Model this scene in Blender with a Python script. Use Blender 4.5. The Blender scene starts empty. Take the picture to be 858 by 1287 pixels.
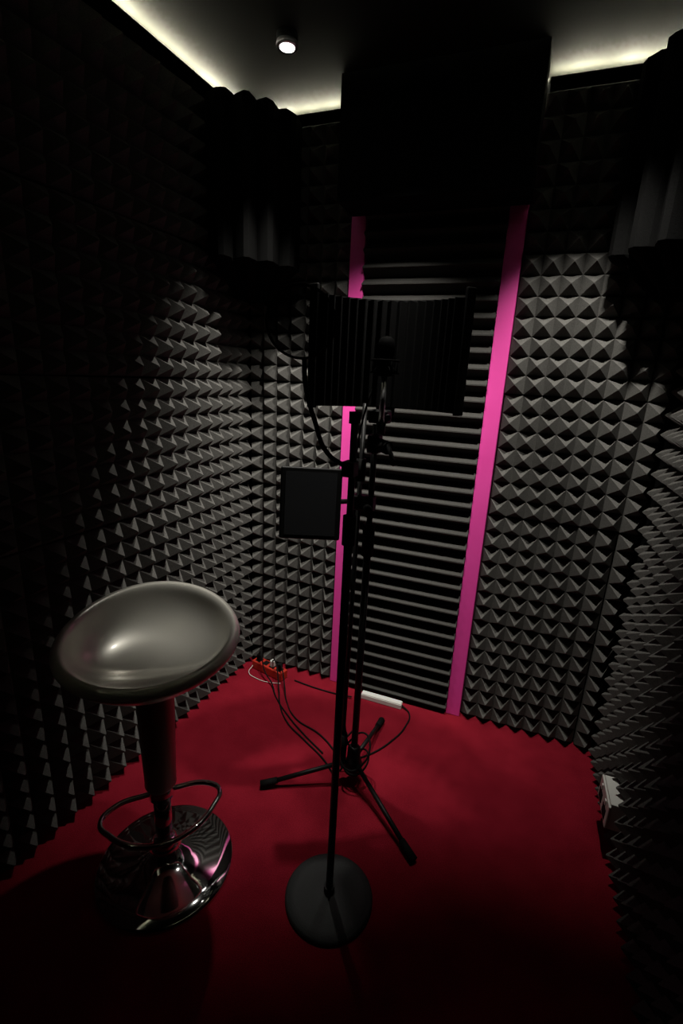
import bpy, bmesh, math, random
from mathutils import Vector, Matrix
random.seed(4)
S = bpy.context.scene
COL = S.collection

# ---------------------------------------------------------------- materials
def mat(name, color, rough=0.6, metal=0.0, noise=None, bump=None, emis=None, coat=0.0, spec=0.5, alpha=1.0):
    m = bpy.data.materials.new(name); m.use_nodes = True
    nt = m.node_tree; b = nt.nodes['Principled BSDF']
    b.inputs['Base Color'].default_value = (*color, 1)
    b.inputs['Roughness'].default_value = rough
    b.inputs['Metallic'].default_value = metal
    b.inputs['Specular IOR Level'].default_value = spec
    b.inputs['Coat Weight'].default_value = coat
    b.inputs['Alpha'].default_value = alpha
    tc = nt.nodes.new('ShaderNodeTexCoord')
    if noise:
        sc, c2, detail = noise
        n = nt.nodes.new('ShaderNodeTexNoise'); n.inputs['Scale'].default_value = sc
        n.inputs['Detail'].default_value = detail
        r = nt.nodes.new('ShaderNodeValToRGB')
        r.color_ramp.elements[0].position = 0.3; r.color_ramp.elements[1].position = 0.7
        r.color_ramp.elements[0].color = (*color, 1); r.color_ramp.elements[1].color = (*c2, 1)
        nt.links.new(tc.outputs['Object'], n.inputs['Vector'])
        nt.links.new(n.outputs['Fac'], r.inputs['Fac']); nt.links.new(r.outputs['Color'], b.inputs['Base Color'])
    if bump:
        sc, st, dist = bump
        n = nt.nodes.new('ShaderNodeTexNoise'); n.inputs['Scale'].default_value = sc; n.inputs['Detail'].default_value = 3
        bp = nt.nodes.new('ShaderNodeBump'); bp.inputs['Strength'].default_value = st; bp.inputs['Distance'].default_value = dist
        nt.links.new(tc.outputs['Object'], n.inputs['Vector'])
        nt.links.new(n.outputs['Fac'], bp.inputs['Height']); nt.links.new(bp.outputs['Normal'], b.inputs['Normal'])
    if emis:
        b.inputs['Emission Color'].default_value = (*emis[0], 1); b.inputs['Emission Strength'].default_value = emis[1]
    return m

M_foam = mat('charcoal_foam', (0.064,0.062,0.058), 0.95, noise=(260,(0.108,0.105,0.098),3), bump=(500,0.5,0.002), spec=0.08)
M_wedge = mat('wedge_foam', (0.038,0.037,0.035), 0.95, noise=(260,(0.062,0.060,0.056),3), bump=(500,0.5,0.002), spec=0.08)
M_dfoam = mat('dark_foam', (0.003,0.003,0.003), 0.95, noise=(260,(0.007,0.007,0.007),3), bump=(500,0.5,0.002), spec=0.03)
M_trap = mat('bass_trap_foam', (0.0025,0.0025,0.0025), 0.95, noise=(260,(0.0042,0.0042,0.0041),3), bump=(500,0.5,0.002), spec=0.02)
M_wall = mat('dark_wall_paint', (0.002,0.002,0.002), 0.9, bump=(60,0.1,0.002), spec=0.06)
M_ceil = mat('ceiling_paint', (0.009,0.009,0.0075), 0.85, bump=(40,0.1,0.002), spec=0.06)
M_pink = mat('pink_paint', (0.74,0.055,0.34), 0.5, noise=(8,(0.78,0.065,0.37),2))
M_black = mat('black_powdercoat', (0.004,0.004,0.004), 0.5, bump=(400,0.15,0.0005), spec=0.2)
M_iron = mat('cast_iron_black', (0.022,0.024,0.024), 0.6, bump=(300,0.4,0.001), spec=0.3)
M_rubber = mat('black_rubber', (0.004,0.004,0.004), 0.8, bump=(100,0.1,0.001), spec=0.12)
M_mic = mat('black_mic_finish', (0.0015,0.0015,0.0015), 0.8, bump=(600,0.2,0.001), spec=0.03)
M_chrome = mat('chrome', (0.80,0.80,0.80), 0.06, 1.0, bump=(3,0.02,0.002))
M_steel = mat('brushed_steel', (0.75,0.75,0.78), 0.3, 1.0, bump=(200,0.05,0.0005))
M_silver = mat('silver_lacquer', (0.66,0.64,0.57), 0.34, 0.45, noise=(900,(0.72,0.70,0.63),2), coat=0.6)
M_silver.node_tree.nodes['Principled BSDF'].inputs['Coat Roughness'].default_value=0.14
M_shroud = mat('grey_lacquer', (0.32,0.30,0.275), 0.38, 0.65, noise=(900,(0.35,0.33,0.305),2))
M_white = mat('white_plastic', (0.6,0.6,0.56), 0.5, bump=(50,0.05,0.001))
M_red = mat('red_plastic', (0.42,0.022,0.010), 0.5, bump=(50,0.05,0.001))
M_screen = mat('tablet_glass', (0.022,0.023,0.025), 0.15, noise=(3,(0.03,0.031,0.033),1), spec=0.6)
M_mesh = mat('pop_filter_nylon', (0.004,0.004,0.004), 0.9, bump=(900,0.3,0.001), alpha=0.82, spec=0.03)
M_led = mat('led_emitter', (0.9,0.9,0.8), 0.5, emis=((1.0,0.96,0.74),9.0))
M_lens = mat('spot_lens', (0.9,0.9,0.9), 0.5, emis=((1.0,0.97,0.9),9.0))
nt=M_led.node_tree; b=nt.nodes['Principled BSDF']
w=nt.nodes.new('ShaderNodeTexVoronoi'); w.inputs['Scale'].default_value=55
tc=nt.nodes.new('ShaderNodeTexCoord'); nt.links.new(tc.outputs['Object'],w.inputs['Vector'])
mr=nt.nodes.new('ShaderNodeMapRange'); mr.inputs[1].default_value=0.1; mr.inputs[2].default_value=0.6
mr.inputs[3].default_value=620; mr.inputs[4].default_value=230
nt.links.new(w.outputs['Distance'],mr.inputs[0]); nt.links.new(mr.outputs[0],b.inputs['Emission Strength'])
# carpet
M_carpet = mat('red_carpet', (0.30,0.006,0.018), 0.95, bump=(700,0.9,0.006), spec=0.05)
nt=M_carpet.node_tree; b=nt.nodes['Principled BSDF']; tc=nt.nodes.new('ShaderNodeTexCoord')
n1=nt.nodes.new('ShaderNodeTexNoise'); n1.inputs['Scale'].default_value=420; n1.inputs['Detail'].default_value=4
n2=nt.nodes.new('ShaderNodeTexNoise'); n2.inputs['Scale'].default_value=9; n2.inputs['Detail'].default_value=6
mx=nt.nodes.new('ShaderNodeMath'); mx.operation='MULTIPLY_ADD'; mx.inputs[1].default_value=0.75
ml=nt.nodes.new('ShaderNodeMath'); ml.operation='MULTIPLY'; ml.inputs[1].default_value=0.25
for n in (n1,n2): nt.links.new(tc.outputs['Object'], n.inputs['Vector'])
nt.links.new(n2.outputs['Fac'],ml.inputs[0]); nt.links.new(n1.outputs['Fac'],mx.inputs[0]); nt.links.new(ml.outputs[0],mx.inputs[2])
r=nt.nodes.new('ShaderNodeValToRGB'); r.color_ramp.elements[0].position=0.36; r.color_ramp.elements[1].position=0.64
r.color_ramp.elements[0].color=(0.17,0.0055,0.014,1); r.color_ramp.elements[1].color=(0.40,0.018,0.038,1)
nt.links.new(mx.outputs[0],r.inputs['Fac']); nt.links.new(r.outputs['Color'],b.inputs['Base Color'])

# ---------------------------------------------------------------- helpers
def obj(name, verts, faces, m, parent=None, smooth=False):
    me = bpy.data.meshes.new(name); me.from_pydata([tuple(v) for v in verts], [], faces); me.update()
    bm = bmesh.new(); bm.from_mesh(me); bmesh.ops.recalc_face_normals(bm, faces=bm.faces); bm.to_mesh(me); bm.free()
    if smooth:
        for p in me.polygons: p.use_smooth = True
    o = bpy.data.objects.new(name, me); COL.objects.link(o); me.materials.append(m)
    if parent: o.parent = parent
    return o
def empty(name, loc=(0,0,0)):
    o = bpy.data.objects.new(name, None); COL.objects.link(o); o.empty_display_size=0.05
    return o
def bevel(o, w, seg=2):
    md = o.modifiers.new('bevel','BEVEL'); md.width=w; md.segments=seg; md.limit_method='ANGLE'
    for p in o.data.polygons: p.use_smooth=True
    try:
        md.harden_normals=True
    except: pass
    return o
def box(name, c, size, m, parent=None, rot=None, bv=0):
    hx,hy,hz=[s/2 for s in size]; R = rot if rot else Matrix.Identity(3); c=Vector(c)
    vs=[c+R@Vector((sx*hx,sy*hy,sz*hz)) for sx in(-1,1) for sy in(-1,1) for sz in(-1,1)]
    fs=[(0,1,3,2),(4,6,7,5),(0,4,5,1),(2,3,7,6),(0,2,6,4),(1,5,7,3)]
    o=obj(name,vs,fs,m,parent)
    if bv: bevel(o,bv)
    return o
def prism(name, poly, z0, z1, m, parent=None, smooth=False):
    n=len(poly); vs=[(p[0],p[1],z0) for p in poly]+[(p[0],p[1],z1) for p in poly]
    fs=[tuple(range(n))[::-1], tuple(range(n,2*n))]+[(i,(i+1)%n,n+(i+1)%n,n+i) for i in range(n)]
    return obj(name,vs,fs,m,parent,smooth)
def tube(name, p0, p1, r0, m, parent=None, r1=None, n=24):
    p0=Vector(p0);p1=Vector(p1); r1=r0 if r1 is None else r1
    d=(p1-p0).normalized(); q=d.to_track_quat('Z','Y').to_matrix()
    vs=[];fs=[]
    for p,r in((p0,r0),(p1,r1)):
        for i in range(n):
            a=2*math.pi*i/n; vs.append(p+q@Vector((r*math.cos(a),r*math.sin(a),0)))
    fs=[(i,(i+1)%n,n+(i+1)%n,n+i) for i in range(n)]+[tuple(range(n))[::-1],tuple(range(n,2*n))]
    o=obj(name,vs,fs,m,parent)
    for p in o.data.polygons:
        if len(p.vertices)==4: p.use_smooth=True
    return o
def revolve(name, prof, c, m, parent=None, n=64, fn=None):
    vs=[];fs=[];c=Vector(c)
    k=len(prof)
    for i in range(n):
        a=2*math.pi*i/n
        for j,(r,z) in enumerate(prof):
            v=Vector((r*math.cos(a),r*math.sin(a),z))
            if fn: v=fn(v,j,a)
            vs.append(c+v)
    for i in range(n):
        for j in range(k-1):
            a=i*k+j;b=((i+1)%n)*k+j
            fs.append((a,b,b+1,a+1))
    o=obj(name,vs,fs,m,parent,True)
    bm=bmesh.new(); bm.from_mesh(o.data); bmesh.ops.remove_doubles(bm,verts=bm.verts,dist=1e-5)
    bmesh.ops.recalc_face_normals(bm,faces=bm.faces); bm.to_mesh(o.data); bm.free()
    return o
def curve(name, pts, r, m, parent=None, cyclic=False, smooth=True):
    cu=bpy.data.curves.new(name,'CURVE'); cu.dimensions='3D'; cu.bevel_depth=r; cu.bevel_resolution=4; cu.resolution_u=12; cu.use_fill_caps=True
    sp=cu.splines.new('BEZIER'); sp.bezier_points.add(len(pts)-1)
    for bp,p in zip(sp.bezier_points,pts):
        bp.co=p; bp.handle_left_type=bp.handle_right_type='AUTO'
    sp.use_cyclic_u=cyclic
    o=bpy.data.objects.new(name,cu); COL.objects.link(o); cu.materials.append(m)
    if parent: o.parent=parent
    return o

# ---------------------------------------------------------------- room plan
DEP=0.052; BASE=0.02; T=DEP+BASE+0.002
BL=Vector((-1.275,1.885)); BR=Vector((0.338,1.965))
ub=(BR-BL).normalized(); nb=Vector((ub.y,-ub.x))
def backpt(x, off=0.0):
    t=(x-BL.x)/ub.x; p=BL+ub*t
    return p+nb*off
YF=-0.95
LF=Vector((-1.275,YF)); 
rdir=Vector((0.060,-1.0)).normalized(); RR=BR+rdir*2.9; nr=Vector((rdir.y,-rdir.x))
HT=2.43; HC=2.462

floor_o=prism('floor',[(-1.6,YF-0.2),(0.85,YF-0.2),(0.85,2.3),(-1.6,2.3)],-0.1,0,M_carpet)
ceil_o=prism('ceiling',[(-1.6,YF-0.2),(0.85,YF-0.2),(0.85,2.3),(-1.6,2.3)],HC,HC+0.1,M_ceil)
b0=backpt(-1.6,-T); b1=backpt(0.85,-T)
prism('wall_back',[b0,b1,b1-nb*0.1,b0-nb*0.1],0,HC,M_wall)
prism('wall_left',[(-1.275-T,YF),(-1.275-T,backpt(-1.35,-T).y),(-1.275-T-0.1,backpt(-1.45,-T).y),(-1.275-T-0.1,YF)],0,HC,M_wall)
r0=BR-nr*T+Vector((-0.0,0.07)); r1=RR-nr*T
prism('wall_right',[r0,r1,r1-nr*0.1,r0-nr*0.1],0,HC,M_wall)
prism('wall_front',[(-1.275-T,YF),(RR.x+T,YF),(RR.x+T,YF-0.1),(-1.275-T,YF-0.1)],0,HC,M_wall)

def foam(name, o2, u2, n2, ulen, z0, z1, p, m, per=7):
    nu=max(1,round(ulen/p)); pu=ulen/nu; nv=round((z1-z0)/p); pv=(z1-z0)/nv
    vs=[];fs=[]
    def P(u,z,d):
        q=o2+u2*u+n2*(d-DEP-BASE); return (q.x,q.y,z)
    for ti in range(0,nu,per):
        for tj in range(0,nv,per):
            jd=random.uniform(-0.005,0.002); g=0.0018
            nu2=min(per,nu-ti); nv2=min(per,nv-tj)
            ju=random.uniform(-.0015,.0015); jz=random.uniform(-.002,.002)
            U0=ti*pu+g+ju; U1=(ti+nu2)*pu-g+ju; Z0=z0+tj*pv+g+max(jz,0); Z1=z0+(tj+nv2)*pv-g+min(jz,0)
            du=(U1-U0)/nu2; dz=(Z1-Z0)/nv2
            k=len(vs)
            for (a,b) in((U0,Z0),(U1,Z0),(U1,Z1),(U0,Z1)):
                vs.append(P(a,b,0)); vs.append(P(a,b,BASE+jd))
            for i in range(4):
                a=k+2*i;b=k+2*((i+1)%4); fs.append((a,b,b+1,a+1))
            for i in range(nu2):
                for j in range(nv2):
                    a0=U0+i*du;a1=a0+du;c0=Z0+j*dz;c1=c0+dz
                    cu=(a0+a1)/2+random.uniform(-.0015,.0015); cz=(c0+c1)/2+random.uniform(-.0015,.0015); h=0.0018
                    D=BASE+DEP+jd+random.uniform(-.0015,.0015)
                    k=len(vs)
                    vs+= [P(a0,c0,BASE+jd),P(a1,c0,BASE+jd),P(a1,c1,BASE+jd),P(a0,c1,BASE+jd)]
                    vs+= [P(cu-h,cz-h,D),P(cu+h,cz-h,D),P(cu+h,cz+h,D),P(cu-h,cz+h,D)]
                    for q in range(4):
                        r=(q+1)%4; fs.append((k+q,k+r,k+4+r,k+4+q))
                    fs.append((k+4,k+5,k+6,k+7))
    me=bpy.data.meshes.new(name); me.from_pydata(vs,[],fs); me.update()
    me.materials.append(m)
    o=bpy.data.objects.new(name,me); COL.objects.link(o); return o

PP=0.07
xl=-0.845; xr=-0.193
s=backpt(-1.318)
foam('acoustic_foam_panel', s, ub, nb, (xl+1.318)/ub.x, 0.002, HT, PP, M_foam)
s=backpt(xr); foam('acoustic_foam_panel.001', s, ub, nb, (BR.x+0.02-xr)/ub.x, 0.002, HT, PP, M_foam)
foam('acoustic_foam_panel.002', LF, Vector((0,1)), Vector((1,0)), 1.912-YF, 0.002, HT, PP, M_foam)
foam('acoustic_foam_panel.003', BR-rdir*0.03, rdir, nr, 2.9, 0.002, HT, PP, M_foam)

xs0,xs1=-0.782,-0.258; ZT=2.30
vs=[];fs=[]; pz=0.0605; n=int(ZT/pz)
for k in range(n):
    z0=0.004+k*pz+(0.0015 if k%8==0 else 0); jd=0.0015*math.sin(k//8*2.1)
    prof=[(BASE,z0),(BASE+0.05+jd,z0+pz*0.46),(BASE+0.05+jd,z0+pz*0.54),(BASE,z0+pz*0.985),(0,z0+pz*0.985),(0,z0)]
    base=len(vs)
    for x in (xs0,xs1):
        for d,z in prof:
            q=backpt(x,d-DEP-BASE); vs.append((q.x,q.y,z))
    m6=len(prof)
    for i in range(m6): fs.append((base+i,base+(i+1)%m6,base+m6+(i+1)%m6,base+m6+i))
    fs.append(tuple(base+i for i in range(m6))); fs.append(tuple(base+m6+i for i in range(m6))[::-1])
obj('wedge_foam_panel',vs,fs,M_wedge)
for i,(a,c) in enumerate(((xl+0.001,xs0-0.001),(xs1+0.001,xr-0.002))):
    p0=backpt(a,-T+0.001);p1=backpt(c,-T+0.001);p2=backpt(c,-0.022);p3=backpt(a,-0.022)
    o=prism('trim_%d'%(i+1),[p0,p1,p2,p3],0.001,2.32,M_pink); bevel(o,0.002)

q0=backpt(-0.832,0.002);q1=backpt(-0.185,0.002);q2=backpt(-0.185,0.17);q3=backpt(-0.832,0.17)
o=prism('ceiling_beam',[q0,q1,q2,q3],2.085,HC-0.001,M_wall); bevel(o,0.004)

# ---------------------------------------------------------------- LED cove strips on top of the foam
led=empty('led_strip_light')
def ledrun(i,a,c,nn):
    a=Vector(a);c=Vector(c)
    prism('light_block_tray_%d'%i,[a-nn*0.06,c-nn*0.06,c+nn*0.014,a+nn*0.014],HT+0.001,HT+0.004,M_wall,led)  # added black tray, keeps LED light off the foam below
    prism('light_block_lip_%d'%i,[a+nn*0.011,c+nn*0.011,c+nn*0.014,a+nn*0.014],HT+0.004,HT+0.0072,M_wall,led)  # added lip, blocks direct LED light into the room
    prism('emitter_%d'%i,[a-nn*0.010,c-nn*0.010,c+nn*0.006,a+nn*0.006],HT+0.0045,HT+0.0078,M_led,led)
ledrun(1,(-1.275,-0.6),(-1.275,1.80),Vector((1,0)))
ledrun(2,backpt(-1.22),backpt(-0.835),nb)
ledrun(3,backpt(-0.18),backpt(0.30),nb)
ledrun(4,BR+rdir*0.05,RR-rdir*0.3,nr)

# ---------------------------------------------------------------- corner bass traps (wedge-cut foam blocks)
def trap(name, C, d1, d2, L1, L2, z0, z1):
    e=empty(name)
    A=C+d1*L1; B=C+d2*L2
    ctr=(A+B)/2; out=(ctr-C).normalized()
    N=4; poly=[C]; 
    for k in range(N):
        for f,h in((0.0,0.0),(0.12,0.35),(0.40,1.0),(0.62,1.0),(0.90,0.35)):
            t=(k+f)/N
            poly.append(A.lerp(B,t)+out*(0.06*math.sin(math.pi*t)+0.05*h))
    poly.append(B)
    n=len(poly); rings=[]
    for z,sc in ((z0-0.12,0.40),(z0-0.02,0.86),(z0,1.0),(z1,1.0),(z1+0.02,0.88)):  # lowest ring: dark taper added in place of the shadow under the trap
        rings.append([( (C+(p-C)*sc).x,(C+(p-C)*sc).y,z) for p in poly])
    vs=[v for r in rings for v in r]; fs=[tuple(range(n))[::-1], tuple(range(4*n,5*n))]
    for r in range(4):
        fs+=[(r*n+i,r*n+(i+1)%n,(r+1)*n+(i+1)%n,(r+1)*n+i) for i in range(n)]
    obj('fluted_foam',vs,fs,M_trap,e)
    return e
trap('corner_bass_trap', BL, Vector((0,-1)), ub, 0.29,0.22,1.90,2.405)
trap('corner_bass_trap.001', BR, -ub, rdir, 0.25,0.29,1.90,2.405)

# ---------------------------------------------------------------- ceiling spotlights
def spotlight(name, x, y, e, size=80, blend=1.0, tilt=(0,0)):
    p=empty(name)
    z=2.43
    tube('housing',(x,y,z),(x,y,HC),0.032,M_black,p,n=32)
    revolve('bezel',[(0.022,-0.001),(0.030,-0.003),(0.034,0.004),(0.032,0.012)],(x,y,z),M_steel,p,32)
    tube('lens',(x,y,z-0.002),(x,y,z+0.004),0.022,M_lens,p,n=32)
    l=bpy.data.lights.new(name+'_lamp','SPOT'); l.energy=e; l.spot_size=math.radians(size); l.spot_blend=blend
    l.shadow_soft_size=0.02; l.color=(1.0,0.96,0.88)
    o=bpy.data.objects.new('lamp',l); COL.objects.link(o); o.location=(x,y,z-0.03); o.parent=p
    o.rotation_euler=(math.radians(tilt[0]),math.radians(tilt[1]),0)
spotlight('ceiling_spotlight',-0.90,1.515,108,62,1.0,(6,5))
spotlight('ceiling_spotlight.001',-0.42,1.36,100,68,1.0,(17,14))
spotlight('ceiling_spotlight.002',0.02,1.45,92,60,1.0,(21,0))

# ---------------------------------------------------------------- bar stool
st=empty('bar_stool'); sx,sy=-0.903,0.848
SR=0.232
back=Vector((-0.60,0.80)).normalized()
prof_in=[(0.0,-0.110),(0.05,-0.109),(0.09,-0.106),(0.125,-0.099),(0.155,-0.086),(0.178,-0.068),(0.192,-0.045),(0.200,-0.022)]
prof_rim=[(0.2045,-0.006),(0.209,0.002),(0.217,0.0065),(0.226,0.005),(0.233,-0.002),(0.236,-0.012),(0.232,-0.023)]
prof_out=[(0.218,-0.038),(0.200,-0.056),(0.174,-0.078),(0.14,-0.099),(0.10,-0.115),(0.06,-0.124),(0.0,-0.127)]
prof=prof_in+prof_rim+prof_out
ni=len(prof_in)
def seatfn(v,j,a):
    d=(v.x*back.x+v.y*back.y)/SR
    z=v.z
    if j<ni:
        f=max(0.0,min(1.0,(0.0-d)/0.45)); f=f*f*(3-2*f)
        z=z*(1-0.42*f)
    z+= 0.024*d + 0.022*max(0,d)**2*1.0
    return Vector((v.x,v.y,z))
seat=revolve('seat',prof,(sx,sy,0.812),M_silver,st,96,seatfn)
md=seat.modifiers.new('ss','SUBSURF'); md.levels=1; md.render_levels=2
revolve('seat_mount',[(0,0),(0.075,0),(0.078,-0.006),(0.060,-0.02),(0.054,-0.045),(0,-0.045)],(sx,sy,0.692),M_shroud,st)
revolve('column_shroud',[(0.0,0.665),(0.051,0.665),(0.052,0.655),(0.049,0.5),(0.044,0.325),(0.045,0.315),(0.042,0.308),(0.0,0.308)],(sx,sy,0),M_shroud,st,48)
revolve('footrest_collar',[(0.0,0.312),(0.032,0.312),(0.036,0.306),(0.036,0.268),(0.032,0.262),(0,0.262)],(sx,sy,0),M_chrome,st,48)
revolve('lower_tube',[(0.0,0.27),(0.025,0.27),(0.025,0.05),(0,0.05)],(sx,sy,0),M_chrome,st,48)
revolve('base',[(0.0,0.105),(0.028,0.105),(0.034,0.100),(0.034,0.078),(0.040,0.060),(0.056,0.048),(0.08,0.038),(0.12,0.028),(0.165,0.019),(0.198,0.011),(0.205,0.006),(0.205,0.001),(0.0,0.001)],(sx,sy,0),M_chrome,st,96)
pts=[]; zr=0.285
a0,a1=math.radians(-125),math.radians(38); Rr=0.172
pts.append((sx+0.028*math.cos(a0),sy+0.028*math.sin(a0),zr))
pts.append((sx+0.13*math.cos(a0),sy+0.13*math.sin(a0),zr))
for i in range(9):
    a=math.radians(-112)+ (math.radians(26)-math.radians(-112))*i/8
    pts.append((sx+Rr*math.cos(a),sy+Rr*math.sin(a),zr-0.012*math.sin(math.pi*i/8)))
pts.append((sx+0.13*math.cos(a1),sy+0.13*math.sin(a1),zr))
pts.append((sx+0.028*math.cos(a1),sy+0.028*math.sin(a1),zr))
curve('footrest_ring',pts,0.0075,M_chrome,st)

# ---------------------------------------------------------------- round-base stand with gooseneck pop filter
ms=empty('microphone_stand'); mx_,my_=-0.397,0.975
revolve('round_base',[(0,0.028),(0.02,0.028),(0.05,0.022),(0.10,0.017),(0.124,0.014),(0.130,0.009),(0.130,0.001),(0,0.001)],(mx_,my_,0),M_iron,ms,72)
tube('base_nut',(mx_,my_,0.02),(mx_,my_,0.05),0.016,M_black,ms)
tube('lower_pole',(mx_,my_,0.03),(mx_,my_,1.16),0.0105,M_black,ms)
tube('clutch',(mx_,my_,1.12),(mx_,my_,1.19),0.0155,M_rubber,ms)
tube('upper_pole',(mx_,my_,1.15),(mx_,my_,1.425),0.008,M_black,ms)
tube('top_thread',(mx_,my_,1.40),(mx_,my_,1.425),0.013,M_rubber,ms)
pf=empty('pop_filter')
pc=Vector((-0.532,0.969,1.605)); pn=Vector((0.45,-0.88,-0.05)).normalized(); qm=pn.to_track_quat('Z','Y').to_matrix()
ring=[pc+qm@Vector((0.074*math.cos(t),0.074*math.sin(t),0)) for t in [2*math.pi*i/24 for i in range(24)]]
curve('hoop',ring,0.003,M_rubber,pf,cyclic=True)
n=48; vs=[pc]+[pc+qm@Vector((0.073*math.cos(2*math.pi*i/n),0.073*math.sin(2*math.pi*i/n),0)) for i in range(n)]
obj('nylon_screen',vs,[(0,1+i,1+(i+1)%n) for i in range(n)],M_mesh,pf)
curve('gooseneck',[pc+Vector((0.01,0,-0.075)),pc+Vector((0.02,-0.01,-0.13)),(-0.49,0.965,1.40),(-0.455,0.965,1.33),(mx_-0.01,my_,1.30)],0.0055,M_rubber,pf)
box('clamp',(mx_-0.004,my_-0.004,1.30),(0.03,0.035,0.035),M_black,pf,bv=0.004)

# ---------------------------------------------------------------- tripod boom stand
tr=empty('microphone_tripod'); tx,ty=-0.50,1.40
feet=[(-0.785,1.225),(-0.207,1.195),(-0.505,1.745)]
revolve('hub',[(0,0.165),(0.016,0.165),(0.024,0.155),(0.026,0.10),(0.034,0.09),(0.034,0.055),(0.02,0.045),(0,0.045)],(tx,ty,0),M_black,tr,32)
for i,(fx,fy) in enumerate(feet):
    d=Vector((fx-tx,fy-ty,0)).normalized()
    a=Vector((tx,ty,0.095))+d*0.03; f=Vector((fx,fy,0.016))
    tube('leg_%d'%(i+1),a,f,0.0085,M_black,tr)
    m_=a.lerp(f,0.84); tube('foot_%d'%(i+1),m_,f+ (f-a).normalized()*0.012,0.0115,M_rubber,tr,r1=0.015)
tube('lower_tube',(tx,ty,0.07),(tx,ty,0.98),0.0125,M_black,tr)
tube('height_clutch',(tx,ty,0.93),(tx,ty,1.04),0.02,M_rubber,tr)
tube('upper_tube',(tx,ty,1.0),(tx,ty,1.36),0.0095,M_black,tr)
box('boom_joint',(tx,ty,1.30),(0.04,0.045,0.06),M_black,tr,bv=0.008)
tube('boom_knob',(tx+0.02,ty-0.01,1.30),(tx+0.055,ty-0.03,1.295),0.02,M_rubber,tr)
tube('boom_wing',(tx+0.05,ty-0.03,1.31),(tx+0.085,ty-0.05,1.25),0.007,M_rubber,tr)
tube('boom_arm',(tx-0.045,ty-0.01,0.12),(tx-0.035,ty-0.01,1.42),0.008,M_black,tr)
tube('boom_counterweight',(tx-0.0452,ty-0.01,0.10),(tx-0.044,ty-0.01,0.21),0.017,M_rubber,tr)
tube('boom_clutch',(tx-0.037,ty-0.01,1.18),(tx-0.036,ty-0.01,1.25),0.016,M_rubber,tr)
box('side_clamp',(tx-0.02,ty-0.01,1.11),(0.075,0.04,0.05),M_black,tr,bv=0.008)
tube('side_knob',(tx+0.0,ty-0.03,1.10),(tx+0.02,ty-0.06,1.09),0.014,M_rubber,tr)

sh=empty('vocal_isolation_shield')
cc=Vector((-0.432,1.240)); th0=math.radians(106); half=math.radians(59); Rs=0.255; za,zb=1.405,1.725
def arc(R,t): return cc+Vector((R*math.cos(t),R*math.sin(t)))
N=40; outer=[arc(Rs+0.012,th0+half-2*half*i/N) for i in range(N+1)]; inner=[arc(Rs+0.008,th0-half+2*half*i/N) for i in range(N+1)]
prism('back_plate',outer+inner,za,zb,M_black,sh)
N=17; f=[]
for i in range(N):
    for k,(fr,d) in enumerate(((0,0),(0.42,0.032),(0.58,0.032),(0.98,0))):
        f.append(arc(Rs-0.012-d, th0-half+2*half*(i+fr)/N))
back_=[arc(Rs+0.007,th0+half-2*half*i/40) for i in range(41)]
prism('ridged_foam',f+back_,za+0.006,zb-0.008,M_dfoam,sh)
for sgn in(-1,1):
    p=arc(Rs-0.004,th0+sgn*half); box('end_cap',(p.x,p.y,(za+zb)/2+0.008),(0.012,0.03,zb-za+0.022),M_black,sh,rot=Matrix.Rotation(th0+sgn*half+math.pi/2,3,'Z'),bv=0.003)
bk=arc(Rs+0.015,th0)
box('rear_bracket',(bk.x,bk.y,1.45),(0.06,0.03,0.14),M_black,sh,rot=Matrix.Rotation(th0-math.pi/2,3,'Z'),bv=0.004)
tube('bracket_rail',(bk.x,bk.y,1.385),(-0.45,1.36,1.385),0.009,M_black,sh)
box('rail_clamp',(tx+0.015,ty-0.01,1.385),(0.06,0.05,0.04),M_black,sh,bv=0.006)

mic=empty('condenser_microphone'); ax,ay=-0.462,1.338
tube('silver_post',(ax,ay,1.36),(ax,ay,1.502),0.0085,M_steel,mic)
tube('post_clutch',(ax,ay,1.34),(ax,ay,1.372),0.014,M_black,mic)
revolve('body',[(0,0),(0.019,0),(0.022,0.005),(0.022,0.050),(0.021,0.053),(0,0.053)],(ax,ay,1.502),M_mic,mic,32)
revolve('grille',[(0.021,0),(0.0235,0.003),(0.0235,0.035),(0.020,0.046),(0.011,0.053),(0,0.055)],(ax,ay,1.555),M_mic,mic,32)
hoop=[(ax+0.038*math.cos(t),ay+0.038*math.sin(t),1.512) for t in [2*math.pi*i/12 for i in range(12)]]
curve('shock_mount_ring_1',hoop,0.003,M_mic,mic,cyclic=True)
curve('shock_mount_ring_2',[(x,y,1.545) for x,y,z in hoop],0.003,M_mic,mic,cyclic=True)
for i in range(4):
    t=math.pi/4+i*math.pi/2
    tube('shock_cord_%d'%i,(ax+0.038*math.cos(t),ay+0.038*math.sin(t),1.512),(ax+0.021*math.cos(t),ay+0.021*math.sin(t),1.53),0.0015,M_mic,mic,n=8)
    tube('shock_rod_%d'%i,(ax+0.038*math.cos(t),ay+0.038*math.sin(t),1.512),(ax+0.038*math.cos(t),ay+0.038*math.sin(t),1.545),0.002,M_mic,mic,n=8)

tb=empty('tablet'); tc_=Vector((-0.661,1.292,1.107))
face=Vector((0.42,-0.88,0.12)).normalized(); zz=face
xx=Vector((0,0,1)).cross(zz).normalized(); yy=zz.cross(xx)
R=Matrix((xx,yy,zz)).transposed()
R=R@Matrix.Rotation(math.radians(-0.5),3,'Z')
box('case',tc_,(0.192,0.228,0.014),M_black,tb,rot=R,bv=0.006)
box('screen',tc_+zz*0.0072,(0.160,0.200,0.002),M_screen,tb,rot=R)
tube('holder_arm',tc_-zz*0.012,(tx-0.06,ty-0.015,1.11),0.008,M_black,tb)
box('holder_back',tc_-zz*0.013,(0.07,0.07,0.014),M_black,tb,rot=R,bv=0.004)

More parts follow.
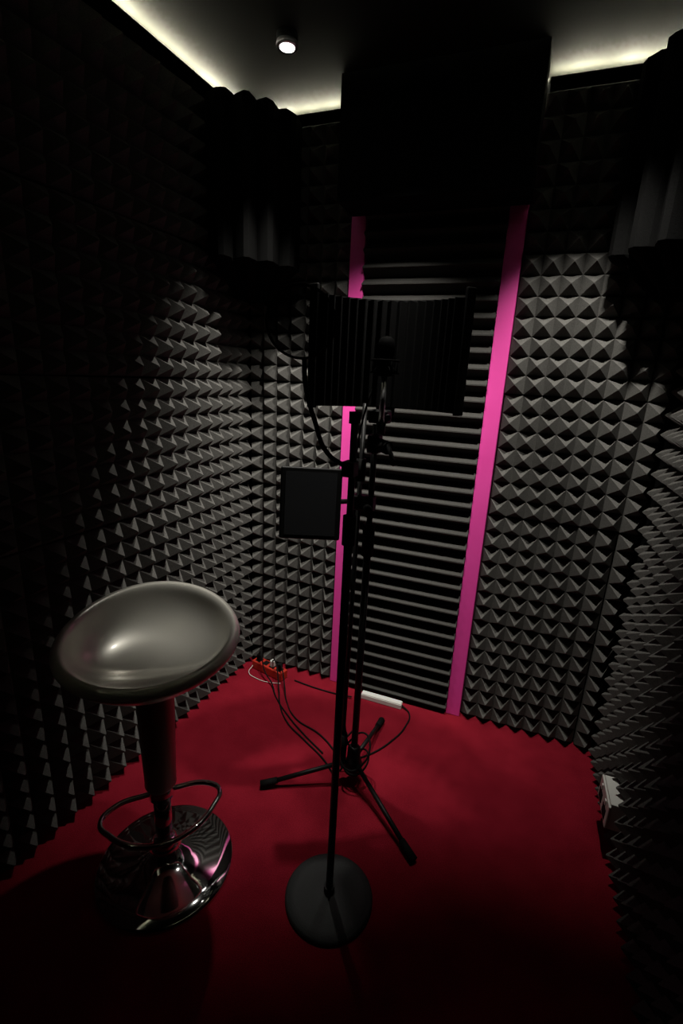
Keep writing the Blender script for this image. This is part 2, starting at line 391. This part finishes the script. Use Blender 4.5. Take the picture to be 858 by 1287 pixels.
# ---------------------------------------------------------------- electrics
ps=empty('power_strip'); ang=math.atan2(-0.035,0.19)
Rz=Matrix.Rotation(ang,3,'Z'); pc2=Vector((-1.150,1.842,0.024))
box('body',pc2,(0.20,0.052,0.046),M_red,ps,rot=Rz,bv=0.005)
for i in range(4):
    q=pc2+Rz@Vector((-0.069+i*0.046,0,0.0235)); box('socket_%d'%(i+1),q,(0.030,0.034,0.003),M_rubber,ps,rot=Rz,bv=0.001)
    if i in(0,2,3): box('plug_%d'%(i+1),q+Vector((0,0,0.018)),(0.024,0.024,0.034),M_rubber if i!=2 else M_white,ps,rot=Rz,bv=0.004)
tk=empty('cable_trunking')
a=backpt(-0.655,0.03);c=backpt(-0.455,0.03); mid=(a+c)/2
rr=Matrix.Rotation(math.atan2(ub.y,ub.x),3,'Z')
box('channel',(mid.x,mid.y,0.0125),(0.20,0.032,0.023),M_white,tk,rot=rr,bv=0.002)
box('lid',(mid.x,mid.y,0.026),(0.196,0.028,0.004),M_white,tk,rot=rr,bv=0.001)
ws=empty('wall_socket')
q=BR+rdir*0.41; Rw=Matrix.Rotation(math.atan2(rdir.y,rdir.x),3,'Z')
qq=q-nr*0.03; box('back_box',(qq.x,qq.y,0.165),(0.13,0.084,0.10),M_white,ws,rot=Rw,bv=0.003)
qq=q+nr*0.014; box('face_plate',(qq.x,qq.y,0.165),(0.146,0.008,0.086),M_white,ws,rot=Rw,bv=0.003)
for sgn in(-1,1):
    qq=q+nr*0.019+rdir*0.034*sgn
    box('outlet',(qq.x,qq.y,0.155),(0.04,0.003,0.035),M_rubber,ws,rot=Rw)
    box('rocker',(qq.x,qq.y,0.19),(0.012,0.006,0.018),M_white,ws,rot=Rw,bv=0.001)

cb=empty('audio_cable')
zc=0.0045
def cab(i,pts,r=0.0035,m=M_rubber): curve('run_%d'%i,pts,r,m,cb)
cab(1,[(-1.085,1.828,0.075),(-1.055,1.80,0.09),(-1.0,1.74,0.03),(-0.97,1.70,zc),(-0.86,1.60,zc),(-0.72,1.56,zc),(-0.62,1.50,zc),(-0.56,1.44,zc)])
cab(2,[(-1.13,1.835,0.078),(-1.09,1.80,0.11),(-1.02,1.72,0.02),(-0.98,1.66,zc),(-0.88,1.56,zc),(-0.76,1.50,zc),(-0.64,1.44,zc),(-0.54,1.36,zc)])
cab(3,[(-1.22,1.85,0.075),(-1.19,1.82,0.12),(-1.14,1.78,0.05),(-1.08,1.75,0.02),(-1.02,1.69,zc),(-0.90,1.60,zc),(-0.80,1.54,zc),(-0.66,1.47,zc)])
cab(4,[(-1.0,1.84,zc),(-0.9,1.835,zc),(-0.78,1.84,zc),(-0.69,1.845,0.012)])
cab(5,[(-0.455,1.90,0.012),(-0.41,1.87,zc),(-0.40,1.78,zc),(-0.43,1.66,zc),(-0.48,1.56,zc),(-0.53,1.50,zc)])
cab(6,[(-0.52,1.46,0.20),(-0.545,1.37,0.14),(-0.50,1.345,0.10),(-0.455,1.37,0.12),(-0.445,1.42,0.17),(-0.48,1.45,0.19),(-0.53,1.43,0.15),(-0.54,1.38,0.10),(-0.49,1.36,0.07),(-0.45,1.39,0.09),(-0.46,1.44,0.12),(-0.52,1.45,0.08),(-0.56,1.42,zc)])
cab(7,[(ax-0.02,ay,1.50),(ax-0.04,ay-0.02,1.42),(-0.55,1.375,1.25),(-0.56,1.38,1.0),(-0.535,1.38,0.7),(-0.545,1.385,0.4),(-0.53,1.39,0.2),(-0.52,1.42,0.12)],0.003)
cab(8,[(-1.245,1.83,0.02),(-1.235,1.78,0.012),(-1.18,1.765,zc),(-1.11,1.765,zc),(-1.05,1.785,zc)],0.0015,M_white)

# ---------------------------------------------------------------- world, camera
w=bpy.data.worlds.new('world'); S.world=w; w.use_nodes=True
w.node_tree.nodes['Background'].inputs[0].default_value=(0.5,0.5,0.55,1)
w.node_tree.nodes['Background'].inputs[1].default_value=0.005
cam=bpy.data.cameras.new('camera'); co=bpy.data.objects.new('camera',cam); COL.objects.link(co)
cam.sensor_fit='VERTICAL'; cam.sensor_height=36; cam.sensor_width=24; cam.lens=600/1287*36; cam.clip_start=0.01
psi=math.radians(23.2); th=math.radians(16.0); sr=0.0497; cr=math.sqrt(1-sr*sr)
hf=Vector((-math.sin(psi),math.cos(psi),0)); r0_=Vector((math.cos(psi),math.sin(psi),0))
fw=hf*math.cos(th)+Vector((0,0,-math.sin(th))); u0=hf*math.sin(th)+Vector((0,0,math.cos(th)))
rv=r0_*cr+u0*sr; uv=r0_*(-sr)+u0*cr
Mx=Matrix((rv,uv,-fw)).transposed().to_4x4(); Mx.translation=Vector((0,0,1.5)); co.matrix_world=Mx
S.camera=co
S.view_settings.view_transform='Standard'
S.view_settings.look='None'
